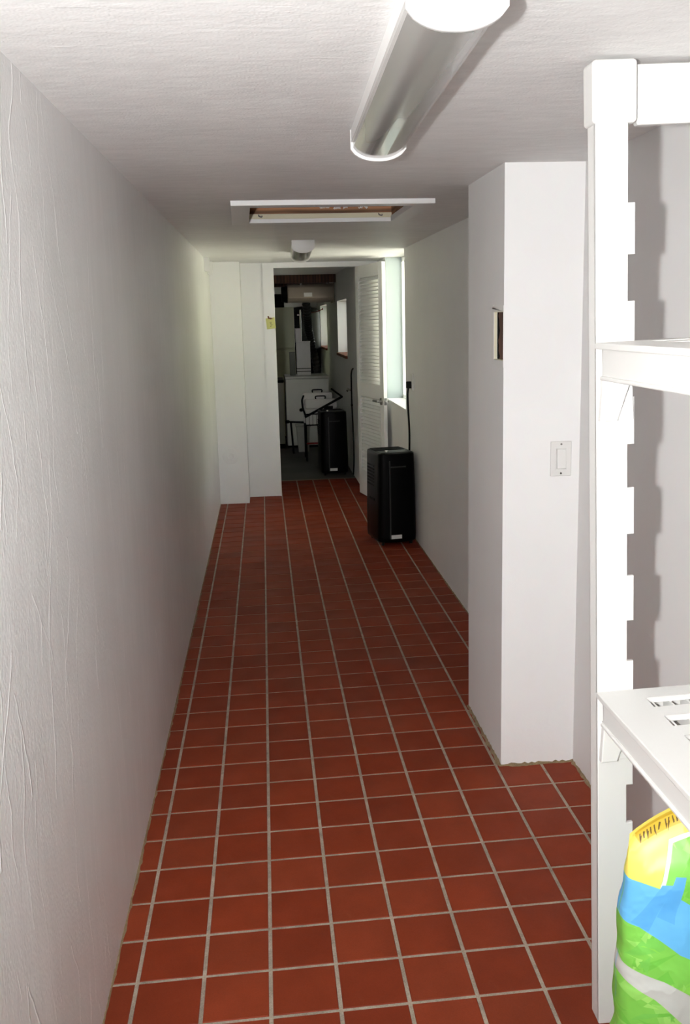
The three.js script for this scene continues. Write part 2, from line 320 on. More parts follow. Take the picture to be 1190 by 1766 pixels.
// ---------------------------------------------------------------- end partition, pilaster, door and casing
const DX0 = 0.108, DX1 = 0.818, DY = 1.963;
struct('wall_end', merge([wallBox(XL, DX0 - 0.001, 0, 2.03, Z2, Z1), wallBox(DX1 + 0.03, XR, 0, 2.03, Z2, Z1), wallBox(DX0, DX1 + 0.03, DY + 0.012, 2.03, Z2, Z1)]), M.plasterFine, 'white end wall around the louvered door opening', 'wall');
const pilaster = structGroup('wall_pilaster', 'white boxed pilaster in the corner beside the door opening', 'pilaster');
part('pilaster_body', metres(bx(XL, -0.168, 0, 2.02, Z1, -7.966)), M.plasterFine, pilaster);
const casing = structGroup('trim_door', 'flat white wooden casing around the door opening', 'door casing');
part('casing_board', metres(bx(0.018, DX0, 0.006, DY + 0.04, Z1 - 0.001, Z1 + 0.016)), M.trim, casing);
part('casing_board', metres(bx(DX0, DX1 + 0.05, DY, DY + 0.043, Z1 - 0.001, Z1 + 0.016)), M.trim, casing);
part('door_jamb', metres(bx(DX0 - 0.002, DX0 + 0.004, 0, DY, Z2 - 0.01, Z1 + 0.014)), M.trim, casing);
part('door_jamb', metres(bx(DX1 + 0.014, DX1 + 0.032, 0, DY, Z2 - 0.01, Z1 + 0.004)), M.trim, casing);
part('door_head', metres(bx(DX0, DX1 + 0.03, DY - 0.002, DY + 0.014, Z2 - 0.01, Z1 + 0.014)), M.trim, casing);
part('strike_plate', rbx(DX0 + 0.0035, DX0 + 0.0055, 0.83, 0.89, Z1 - 0.045, Z1 - 0.015, 0.001), M.steel, casing);

// open louvered door
{
  const L = 0.708, T = 0.03, Hd = 1.945;
  const door = structGroup('door_1', 'white louvered door standing open beside the window', 'door', [DX1 - 0.002, 0.012, -8.215], 0);
  const E = V3(0.958, 0, -7.522), d = E.clone().sub(V3(DX1 - 0.002, 0, -8.215));
  door.rotation.y = Math.atan2(-d.z, d.x);            // local x runs from the hinge to the latch edge; local +z faces the corridor
  const st = 0.085, yb = 0.22, ym0 = 0.86, ym1 = 0.975, yt = Hd - 0.10;
  const face = (x0, x1, y0, y1, n) => part(n, metres(rbx(x0, x1, y0, y1, -T / 2, T / 2, 0.003)), M.trim, door);
  face(0, st, 0, Hd, 'stile'); face(L - st, L, 0, Hd, 'stile');
  face(st - 0.001, L - st + 0.001, 0, yb, 'bottom_rail'); face(st - 0.001, L - st + 0.001, ym0, ym1, 'lock_rail'); face(st - 0.001, L - st + 0.001, yt, Hd, 'top_rail');
  const sg = rbx(st - 0.006, L - st + 0.006, -0.0035, 0.0035, -0.019, 0.019, 0.002); sg.rotateX(0.72);
  for (const [a, b] of [[yb, ym0], [ym1, yt]]) { const n = Math.round((b - a) / 0.0292); for (let i = 0; i < n; i++) { const m = part('slat', sg, M.trim, door); m.position.y = a + (i + 0.5) * (b - a) / n; } }
  // beading that frames the louvers
  for (const [a, b] of [[yb, ym0], [ym1, yt]]) for (const x of [st, L - st]) part('louver_bead', rbx(x - 0.004, x + 0.004, a, b, T / 2 - 0.004, T / 2 + 0.003, 0.001), M.trim, door);
  const hy = 0.852, hx = L - 0.052;
  for (const s of [1, -1]) {
    const handle = new THREE.Group(); handle.name = 'lever_handle'; door.add(handle); handle.userData.label = 'brushed metal lever handle';
    const ro = new THREE.CylinderGeometry(0.029, 0.029, 0.009, 28); ro.rotateX(Math.PI / 2); ro.translate(hx, hy, s * (T / 2 + 0.0045)); part('rosette', ro, M.steel, handle);
    const nk = new THREE.CylinderGeometry(0.009, 0.010, s > 0 ? 0.034 : 0.022, 16); nk.rotateX(Math.PI / 2); nk.translate(hx, hy, s * (T / 2 + (s > 0 ? 0.022 : 0.016))); part('neck', nk, M.steel, handle);
    const zz = s * (T / 2 + (s > 0 ? 0.04 : 0.026));
    part('lever', rbx(hx - 0.105, hx + 0.012, hy - 0.009, hy + 0.009, zz - 0.006, zz + 0.006, 0.005, 3), M.chrome, handle);
  }
  part('latch_plate', rbx(L - 0.001, L + 0.0015, hy - 0.028, hy + 0.028, -0.011, 0.011, 0.001), M.steel, door);
  part('latch_bolt', rbx(L, L + 0.010, hy - 0.008, hy + 0.008, -0.006, 0.006, 0.003), M.chrome, door);
  for (const y of [0.2, 0.97, 1.72]) part('hinge', rod([0.0, y, -T / 2 - 0.004], [0.0, y + 0.085, -T / 2 - 0.004], 0.006), M.steel, door);
}
// corridor window: white frame and pane set deep in the wall
function windowUnit(name, label, x, z0, z1, y0, y1, o) {  // z0 nearer; x = wall face; o: depth of the pane
  const w = structGroup(name, label, 'window');
  const f = 0.035, xa = x + o - 0.02, xb = x + o + 0.02;
  part('window_frame', metres(merge([bx(xa, xb, y0, y1, z0 - f, z0), bx(xa, xb, y0, y1, z1, z1 + f), bx(xa, xb, y0, y0 + f, z1, z0), bx(xa, xb, y1 - f, y1, z1, z0)])), M.trim, w);
  part('mullion', bx(xa, xb, y0 + f, y1 - f, (z0 + z1) / 2 - 0.015, (z0 + z1) / 2 + 0.015), M.trim, w);
  for (const [a, b] of [[z1 + f, (z0 + z1) / 2 - 0.015], [(z0 + z1) / 2 + 0.015, z0 - f]]) part('pane', bx(x + o - 0.002, x + o + 0.002, y0 + f, y1 - f, a, b), M.glass, w);
  return w;
}
const w1 = windowUnit('window_1', 'tall window in the wall behind the open louvered door', XR, WZ0, WZ1, WY, ceilY(-7.3) - 0.002, 0.150);
part('dimmed_reveal', metres(merge([bx(XR + 0.001, XR + 0.131, WY + 0.006, ceilY(-7.3) - 0.001, WZ1 - 0.001, WZ1 + 0.012), bx(XR + 0.001, XR + 0.131, WY + 0.006, ceilY(-7.3) - 0.001, WZ0 - 0.004, WZ0 + 0.001)])), M.dimReveal, w1);  // blue-grey lining added; its colour dims and cools the daylit reveal
part('window_sill', metres(rbx(XR - 0.004, XR + 0.16, WY - 0.012, WY + 0.006, WZ1, WZ0, 0.003)), M.trim, w1);

// ---------------------------------------------------------------- back room shell
const BW = [[-9.65, -10.85], [-12.65, -14.04]], BY0 = 1.15, BY1 = 1.726;
struct('wall_right', merge([wallBox(XB, XB + 0.18, -0.1, BY0, ZEND, Z2), wallBox(XB, XB + 0.18, BY1, top, ZEND, Z2), wallBox(XB, XB + 0.18, BY0, BY1, BW[0][0], Z2), wallBox(XB, XB + 0.18, BY0, BY1, BW[1][0], BW[0][1]), wallBox(XB, XB + 0.18, BY0, BY1, ZEND, BW[1][1])]), M.plasterFine, 'white plaster wall with two small windows in the back room', 'wall');
struct('wall_far', wallBox(-1.9, XB + 0.18, -0.1, top, ZEND - 0.15, ZEND), M.plasterFine, 'far white wall of the back room behind the black tank', 'wall');
struct('wall_left', wallBox(-2.05, -1.9, -0.1, top, ZEND, Z2), M.plasterFine, 'white side wall of the back room', 'wall');
struct('wall_end', wallBox(-1.9, XL - 0.0, -0.1, top, Z2, Z2 + 0.12), M.plasterFine, 'white partition closing the back room towards the corridor', 'wall');
struct('ceiling', metres(bx(-2.05, XB + 0.18, 2.03, 2.18, ZEND - 0.15, Z2)), M.plasterFine, 'white ceiling of the back room with timber beams', 'ceiling');
BW.forEach(([a, b], i) => {
  const w = windowUnit(`window_${i + 2}`, i ? 'small window in the back room far beyond the washing machine' : 'small window with red wood sill in the back room before the washing machine', XB, a, b, BY0, BY1, 0.135);
  part('window_sill', metres(rbx(XB - 0.02, XB + 0.115, BY0 - 0.022, BY0 + 0.008, b, a, 0.004)), M.redWood, w);
});
// ---------------------------------------------------------------- outside
struct('sky_blocking_eave', bx(XB + 0.1, 2.25, top + 0.06, top + 0.14, ZEND - 0.6, 1.4), M.trim, 'unseen eave added over the windows to cut sky light', 'eave');  // eave added out of view to keep sky light off the floor
struct('ground', metres(new THREE.BoxGeometry(30, 0.1, 40).translate(16.2, -0.15, -8)), M.lawn, 'sunlit dry pale lawn outside the windows', 'lawn');
{
  const g = new THREE.BoxGeometry(1.4, 3.6, 18, 12, 30, 150), p = g.attributes.position;
  for (let i = 0; i < p.count; i++) { const x = p.getX(i), y = p.getY(i), z = p.getZ(i); const n = fbm((z + 8) / 16, (y + x + 2) / 4, 60, 16, 3, 301) - 0.5, m = fbm((z + 8) / 16, (x - y + 2) / 4, 50, 14, 3, 307) - 0.5; p.setXYZ(i, x * (1 + 0.1 * n) + 0.28 * n, y + 0.25 * m, z + 0.2 * m); }
  g.computeVertexNormals(); g.translate(8.2, 1.65, -9.5);
  const h = part('hedge', metres(g), M.leaf, scene); h.name = numbered('hedge'); tag(h, 'clipped leafy hedge in the garden outside the windows', 'hedge');
}

for (const [x, z, r, h, l] of [[2.0, -10.2, 0.62, 2.0, 'leafy shrub added outside the small window before the washing machine to cut daylight'], [2.0, -13.3, 0.62, 1.95, 'leafy shrub added outside the far small window to cut daylight']]) {  // shrubs added to cut the daylight entering the back room
  const g = new THREE.IcosahedronGeometry(1, 24), p = g.attributes.position;
  for (let i = 0; i < p.count; i++) { const v = V3().fromBufferAttribute(p, i), u = Math.atan2(v.z, v.x) / 6.2832 + 0.5, w = v.y * 0.5 + 0.5, k = 1 + 0.35 * (fbm(u, w, 14, 9, 3, 501 + Math.round(-z)) - 0.5); p.setXYZ(i, v.x * r * k, v.y * h / 2 * k, v.z * r * k); }
  g.computeVertexNormals();
  const t = thing('daylight_blocking_shrub', l, 'shrub', [x, -0.1, z], 0, 'shrubs added to cut daylight into the back room'); g.translate(0, h / 2 + 0.05, 0); part('foliage', g, M.leaf, t); part('stem', rod([0, 0, 0], [0, h * 0.5, 0], 0.035), M.stud, t);
}

// ---------------------------------------------------------------- ceiling hatch
{
  const y = ceilY(-4.2), h = thing('ceiling_hatch', 'open attic hatch with white trim boards and a raw wood shaft', 'hatch', [(HX0 + HX1) / 2, y, (HZ0 + HZ1) / 2], 0.02);
  const w = (HX1 - HX0) / 2, d = (HZ0 - HZ1) / 2, t = 0.022, b = 0.072;
  part('trim_board', metres(rbx(-w - b, w + b, -t, 0.004, d - 0.004, d + b, 0.002)), M.trim, h);
  part('trim_board', metres(rbx(-w - b, w + b, -t, 0.004, -d - b, -d + 0.004, 0.002)), M.trim, h);
  part('trim_board', metres(rbx(-w - b, -w + 0.004, -t, 0.004, -d, d, 0.002)), M.trim, h);
  part('trim_board', metres(rbx(w - 0.004, w + b, -t, 0.004, -d, d, 0.002)), M.trim, h);
  const s = 0.02, H = 0.42;
  const swap = (g) => { const uv = g.attributes.uv; for (let i = 0; i < uv.count; i++) uv.setXY(i, uv.getY(i), uv.getX(i)); return g; };
  part('shaft_board', swap(metres(bx(-w - s, w + s, 0.018, H, -d - s, -d))), M.wood, h);
  part('shaft_ledge', metres(rbx(-w, w, -0.004, 0.018, -d - s, -d + 0.006, 0.002)), M.cream, h);
  part('shaft_board', swap(metres(bx(-w - s, w + s, 0, H, d, d + s))), M.wood, h);
  part('shaft_board', swap(metres(bx(-w - s, -w, 0, H, -d, d))), M.stud, h);
  part('shaft_board', swap(metres(bx(w, w + s, 0, H, -d, d))), M.wood, h);
  part('hatch_lid', metres(bx(-w - s, w + s, H, H + 0.02, -d - s, d + s)), M.wood, h);
  for (const x of [-w + 0.05, w - 0.06]) part('hook', tube([[x, 0.014, -d + 0.004], [x, 0.008, -d + 0.014], [x + 0.012, 0.003, -d + 0.016], [x + 0.015, 0.009, -d + 0.014]], 0.003, 16, 6), M.steel, h);
  // flakes of old plaster left on the timber
  for (let k = 0; k < 9; k++) { const x = rr(0, w * 0.9), r = rr(0.004, 0.010); const n = 9, pts = []; for (let i = 0; i < n; i++) { const a = i / n * 6.283; pts.push([x + Math.cos(a) * r * rr(1, 2), 0.035 + rr(0, 0.02) + Math.sin(a) * r * 0.4]); } const g = extrude(pts, 0.002); g.translate(0, 0, -d); part('plaster_flake', g, M.white, h); }
}

// ---------------------------------------------------------------- ceiling lights (both off)
function ceilingLight(label, x0, z0, x1, z1) {
  const dx = x1 - x0, dz = z1 - z0, L = Math.hypot(dx, dz);
  const t = thing('ceiling_light', label, 'ceiling light', [(x0 + x1) / 2, 0, (z0 + z1) / 2], 0, 'fluorescent ceiling lights');
  t.position.y = ceilY((z0 + z1) / 2); t.rotation.order = 'YXZ'; t.rotation.y = Math.atan2(-dx, -dz); t.rotation.x = 0.0065;
  const W = 0.066, yc = -0.043, yb = -0.070;
  const prof = (w, y1, y2, up = 0) => { const a = [[-w, up], [-w, y1]]; for (let k = 1; k < 14; k++) { const s = -1 + 2 * k / 14; a.push([w * s, y1 + (y2 - y1) * Math.pow(1 - Math.pow(Math.abs(s), 2.3), 0.75)]); } a.push([w, y1], [w, up]); return a; };
  const body = extrude(prof(W - 0.0035, yc, yb + 0.002), L - 0.03); body.translate(0, 0, -L / 2 + 0.015);
  part('lens', toCreasedNormals(body, 0.6), M.lens, t);
  part('housing', merge([bx(-W - 0.001, -W + 0.006, -0.030, -0.0005, -L / 2 + 0.012, L / 2 - 0.012), bx(W - 0.006, W + 0.001, -0.030, -0.0005, -L / 2 + 0.012, L / 2 - 0.012)]), M.lampBase, t);
  for (const s of [-1, 1]) { const c = extrude(prof(W + 0.001, yc - 0.001, yb - 0.002), 0.014, 0.0015); c.translate(0, -0.0016, s > 0 ? L / 2 - 0.0155 : -L / 2 + 0.0015); const q = part('end_cap', toCreasedNormals(c, 0.5), M.lampBase, t); q.userData.label = 'white plastic end cap'; }
  return t;
}
ceilingLight('fluorescent ceiling light with grey lens between the hatch and the shelving', 0.274, -1.325, 0.301, -2.43);
ceilingLight('fluorescent ceiling light between the hatch and the door', 0.262, -5.83, 0.289, -6.92);

// ---------------------------------------------------------------- wall fittings
{
  const z = PZ0, t = thing('light_switch', 'white rocker light switch on the front of the pillar', 'light switch', [0.9435, 1.056, z]);
  part('plate', rbx(-0.0345, 0.0345, -0.057, 0.057, 0, 0.006, 0.003, 3), M.plastic, t);
  part('rocker_frame', merge([bx(-0.0175, 0.0175, 0.0325, 0.0345, 0.004, 0.0072), bx(-0.0175, 0.0175, -0.0345, -0.0325, 0.004, 0.0072), bx(-0.0175, -0.0155, -0.0345, 0.0345, 0.004, 0.0072), bx(0.0155, 0.0175, -0.0345, 0.0345, 0.004, 0.0072)]), M.plastic, t);
  const g = rbx(-0.015, 0.015, -0.032, 0.032, -0.002, 0.005, 0.002); g.rotateX(-0.07); g.translate(0, 0, 0.0075); part('rocker', g, M.plastic, t);
  for (const y of [0.0475, -0.0475]) { const s = new THREE.CylinderGeometry(0.0032, 0.0032, 0.002, 14); s.rotateX(Math.PI / 2); s.translate(0, y, 0.0062); const q = part('screw', s, M.steel, t); q.userData.label = 'slotted metal screw'; }
}
{
  const t = thing('wall_outlet', 'white wall outlet with a black plug above the air conditioner', 'outlet', [XR, 1.089, -6.41]);
  part('plate', rbx(-0.011, 0, -0.057, 0.057, -0.035, 0.035, 0.004), M.plastic, t);
  const c = thing('power_cord', 'black power cord hanging from the outlet to the air conditioner', 'power cord', [0, 0, 0]);
  part('plug', rbx(XR - 0.044, XR - 0.006, 1.045, 1.092, -6.445, -6.405, 0.008, 3), M.rubber, c);
  part('cable', tube([[XR - 0.030, 1.05, -6.425], [XR - 0.034, 1.0, -6.43], [XR - 0.030, 0.9, -6.44], [XR - 0.022, 0.75, -6.45], [XR - 0.02, 0.62, -6.47], [XR - 0.024, 0.40, -6.50], [XR - 0.04, 0.2, -6.52], [0.935, 0.12, -6.52]], 0.0068, 60, 8), M.rubber, c);
}
{ // round blanking plate on the pilaster
  const t = thing('cover_plate', 'round painted cover plate low on the corner pilaster', 'cover plate', [-0.31, 0.408, -7.966]);
  const a = new THREE.LatheGeometry([[0, 0.005], [0.02, 0.005], [0.024, 0.0085], [0.03, 0.0085], [0.034, 0.005], [0.062, 0.004], [0.067, 0]].map((p) => new THREE.Vector2(...p)), 40); a.rotateX(Math.PI / 2);
  part('plate', a, M.plasterFine, t);
  const s = new THREE.CylinderGeometry(0.006, 0.006, 0.004, 14); s.rotateX(Math.PI / 2); s.translate(0, 0, 0.007); part('screw', s, M.trim, t);
}
for (const [z, yy, l] of [[-7.28, 1.945, 'white wall bracket high on the ridged wall, further from the pilaster'], [-7.70, 1.942, 'white wall bracket high on the ridged wall, right before the pilaster']]) {
  const t = thing('wall_bracket', l, 'bracket', [XL, yy, z], 0, 'brackets at the top of the ridged wall');
  part('back_plate', rbx(0, 0.008, -0.046, 0.048, -0.018, 0.018, 0.002), M.white, t);
  part('arm', rbx(0.004, 0.042, -0.052, 0.05, -0.008, 0.012, 0.002), M.white, t);
}
{ // note pinned on the casing
  const cv = document.createElement('canvas'); cv.width = 128; cv.height = 150; const x = cv.getContext('2d');
  x.fillStyle = '#d6d488'; x.fillRect(0, 0, 128, 150); x.strokeStyle = '#8d8660'; x.lineWidth = 4;
  for (const [a, b, c] of [[48, 62, 30], [52, 80, 22], [60, 98, 28], [50, 112, 18]]) { x.beginPath(); for (let k = 0; k <= 12; k++) x.lineTo(a + c * k / 12, b + 3 * Math.sin(k * 2.1 + a)); x.stroke(); }
  const tx = new THREE.CanvasTexture(cv); tx.colorSpace = THREE.SRGBColorSpace;
  const g = new THREE.PlaneGeometry(0.076, 0.092, 8, 10), p = g.attributes.position;
  for (let i = 0; i < p.count; i++) { const u = p.getX(i) / 0.076 + 0.5, v = 0.5 - p.getY(i) / 0.092; p.setZ(i, 0.001 + 0.014 * v * v * (0.5 + u)); }
  g.computeVertexNormals();
  const t = thing('sticky_note', 'yellow paper note pinned to the door casing', 'note', [0.073, 1.503, Z1 + 0.017]); t.rotation.z = 0.10;
  part('paper', g, new THREE.MeshStandardMaterial({ map: tx, roughness: 0.85, side: THREE.DoubleSide }), t);
  const k = part('clip', merge([rod([-0.014, 0.05, 0.003], [0.004, 0.036, 0.012], 0.005), rod([-0.014, 0.062, 0.003], [-0.012, 0.04, 0.005], 0.006), rod([0.0, 0.045, 0.008], [0.018, 0.036, 0.005], 0.004)]), new THREE.MeshStandardMaterial({ color: 0x6f4428, roughness: 0.6 }), t);
  k.userData.label = 'small brown clip';
}

// ---------------------------------------------------------------- portable air conditioners
function airConditioner(label, x, z, turn) {
  const t = thing('portable_air_conditioner', label, 'air conditioner', [x, 0, z], turn, 'portable air conditioners');
  const W = 0.268, D = 0.33, H = 0.632, n = 14, rows = [];
  const prof = (s) => { const p = [], w = W / 2 * s, d = D / 2; const r = 0.045; const arc = (cx, cz, a0) => { for (let k = 0; k <= 5; k++) { const a = a0 + k / 5 * Math.PI / 2; p.push([cx + r * Math.cos(a), cz + r * Math.sin(a)]); } };
    arc(w - r, d - r, 0); for (let k = 1; k < 6; k++) { const q = 1 - 2 * k / 6; p.push([q * (w - r), d + 0.012 * (1 - q * q)]); } arc(-w + r, d - r, Math.PI / 2); arc(-w + r, -d + r, Math.PI); arc(w - r, -d + r, Math.PI * 1.5); return p; };
  const hs = [0.026, 0.034, 0.06, 0.2, 0.4, 0.58, 0.615, 0.628, 0.632], sc = [0.95, 1.0, 1.015, 1.01, 0.985, 0.955, 0.95, 0.94, 0.92];
  const P = [], ring = hs.map((h, i) => prof(sc[i]).map(([a, b]) => [a, h, b * (i === 0 ? 0.97 : i === 8 ? 0.975 : 1)]));
  const q = (a, b, c, d) => P.push(...a, ...b, ...c, ...a, ...c, ...d), m = ring[0].length;
  for (let i = 0; i < ring.length - 1; i++) for (let k = 0; k < m; k++) { const l = (k + 1) % m; q(ring[i][l], ring[i][k], ring[i + 1][k], ring[i + 1][l]); }
  for (const [r, f] of [[ring[0], 1], [ring[8], 0]]) for (let k = 0; k < m; k++) { const l = (k + 1) % m, c = [0, r[0][1], 0]; f ? P.push(...c, ...r[k], ...r[l]) : P.push(...c, ...r[l], ...r[k]); }
  let g = new THREE.BufferGeometry(); g.setAttribute('position', new THREE.Float32BufferAttribute(P, 3)); g = toCreasedNormals(mergeVertices(g, 1e-5), 0.7);
  part('housing', g, M.black, t);
  const fz = D / 2 + 0.0115;
  part('front_strip', rbx(-0.062, -0.054, 0.05, 0.585, fz - 0.006, fz + 0.003, 0.002), M.seam, t).userData.label = 'dull grey vertical strip';
  part('handle_slot', rbx(-0.05, 0.055, 0.538, 0.546, fz - 0.008, fz + 0.0022, 0.001), M.seam, t);
  part('maker_label', rbx(-0.055, 0.02, 0.052, 0.078, fz - 0.006, fz + 0.0025, 0.001), M.label, t).userData.label = 'small white label';
  part('top_panel', rbx(-0.11, 0.11, 0.630, 0.636, 0.02, 0.145, 0.003), M.black, t);
  const kn = new THREE.CylinderGeometry(0.013, 0.014, 0.012, 20); kn.translate(-0.055, 0.641, 0.10); part('dial', kn, M.chrome, t);
  for (let k = 0; k < 9; k++) part('vent_slat', rbx(-0.105, 0.105, 0.629, 0.637, -0.14 + k * 0.016, -0.132 + k * 0.016, 0.001), M.blackMatte, t);
  for (let k = 0; k < 7; k++) part('side_louver', rbx(-W / 2 * 0.975 - 0.003, -W / 2 * 0.96, 0.40 + k * 0.022, 0.41 + k * 0.022, -0.11, 0.05, 0.001), M.blackMatte, t);
  part('side_grip', rbx(-W / 2 - 0.004, -W / 2 + 0.01, 0.30, 0.318, -0.05, 0.06, 0.003), M.blackMatte, t);
  for (const a of [-1, 1]) for (const b of [-1, 1]) {
    const c = new THREE.Group(); c.name = 'caster'; c.position.set(a * 0.1, 0, b * 0.125); t.add(c);
    const w = new THREE.CylinderGeometry(0.017, 0.017, 0.014, 18); w.rotateZ(Math.PI / 2); w.translate(0, 0.017, 0); part('wheel', w, M.rubber, c);
    part('fork', merge([bx(-0.011, -0.008, 0.012, 0.03, -0.008, 0.008), bx(0.008, 0.011, 0.012, 0.03, -0.008, 0.008), bx(-0.011, 0.011, 0.026, 0.031, -0.01, 0.01)]), M.chrome, c);
  }
  return t;
}
airConditioner('black portable air conditioner on the red tiles beside the louvered door', 0.835, -6.36, 0.17);
airConditioner('black portable air conditioner on the grey floor of the dark back room', 0.655, -9.40, 0.06);

// ---------------------------------------------------------------- plastic shelving at the right
{
  const u = thing('shelving_unit', 'white plastic shelving unit with notched posts against the right wall', 'shelving');
  u.position.set(0.668, 0, -1.75); u.rotation.z = 0.0296;
  const Lz = 0.92, Dx = 0.30;                          // length towards the photographer, depth to the wall
  function post(x, z, flip, front) {
    const g0 = new THREE.Group(); g0.name = 'post'; u.add(g0); g0.position.set(x, 0, z); g0.scale.set(flip, 1, front);
    const pts = [[0, 0]], wi = 0.057, wo = 0.0705, top0 = 1.87; pts.push([wi, 0]);
    for (let y = 1.797 - 20 * 0.0886; y < 1.75; y += 0.1772) { const y1 = y + 0.0886; if (y < 0.01) continue; pts.push([wi, y], [wo, y], [wo, y1], [wi, y1]); }
    pts.push([wi, top0], [0, top0]);
    const f = extrude(pts, 0.006, 0.002); f.translate(0, 0, -0.008); const m = part('post_face', f, M.plastic, g0);
    part('post_side', rbx(-0.002, 0.004, 0, 1.87, -0.045, -0.001, 0.002), M.plastic, g0);
    part('post_back', rbx(-0.002, 0.073, 0, 1.87, -0.045, -0.039, 0.002), M.plastic, g0);
    part('corner_cap', rbx(-0.008, 0.0745, 1.848, 1.957, -0.052, 0.006, 0.008, 3), M.plastic, g0);
  }
  post(0, 0, 1, 1); post(Dx, 0, -1, 1); post(0, Lz, 1, -1); post(Dx, Lz, -1, -1);
  // top rails across both ends
  for (const z of [-0.03, Lz + 0.012]) part('top_rail', rbx(0.079, Dx - 0.079, 1.846, 1.95, z, z + 0.02, 0.004), M.plastic, u);
  function shelf(y, slots) {
    const s = new THREE.Group(); s.name = 'shelf'; u.add(s); s.position.y = y;
    const x0 = 0.004, x1 = Dx - 0.004, z0 = 0.012, z1 = Lz - 0.012;
    const sh = new THREE.Shape([[x0 - 0.008, -z0 + 0.008], [x1 + 0.008, -z0 + 0.008], [x1 + 0.008, -z1], [x0 - 0.008, -z1]].map((p) => new THREE.Vector2(...p)));
    if (slots) for (let k = 0; k < 9; k++) { const a = -(0.028 + k * 0.087 + 0.02), b = a - 0.046; if (b < -z1 + 0.03) break; const h = new THREE.Path(); h.setFromPoints([[0.078, a], [x1 - 0.07, a], [x1 - 0.07, b], [0.076, b]].map((p) => new THREE.Vector2(...p))); sh.holes.push(h); }
    const deck = new THREE.ExtrudeGeometry(sh, { depth: 0.008, bevelEnabled: true, bevelSize: 0.002, bevelThickness: 0.002, bevelSegments: 2 }); deck.rotateX(-Math.PI / 2); deck.translate(0, -0.010, 0);
    part('deck', deck, M.plastic, s);
    const rim = [];
    for (const [a, b, c, d] of [[x0, x0 + 0.008, z0, z1], [x1 - 0.008, x1, z0, z1], [x0, x1, z0, z0 + 0.008], [x0, x1, z1 - 0.008, z1]]) rim.push(rbx(a, b, -0.066, -0.010, c, d, 0.003));
    for (const [a, b, c, d] of [[x0 - 0.005, x0 + 0.01, z0, z1], [x0, x1, z0 - 0.003, z0 + 0.01]]) rim.push(rbx(a, b, -0.070, -0.062, c, d, 0.003));
    part('rim', merge(rim), M.plastic, s);
    if (slots) part('rib', merge([0, 1, 2, 3].map((k) => bx(0.09 + k * 0.035, 0.094 + k * 0.035, -0.06, -0.011, z0 + 0.01, z1 - 0.01))), M.plastic, s);
    // wedge brackets that hook into the notches
    for (const z of [z0 - 0.010, z1 + 0.004]) {
      const w = extrude([[0.0, -0.146], [0.030, -0.146], [0.058, -0.066], [0.006, -0.066]], 0.012, 0.002); w.translate(0.002, 0, z); part('wedge_bracket', w, M.plastic, s);
      const v = extrude([[0.036, -0.146], [0.066, -0.146], [0.064, -0.075]], 0.006, 0.001); v.translate(0, 0, z); part('wedge_bracket', v, M.plastic, s);
    }
  }
  shelf(1.46, true); shelf(0.765, true);
}
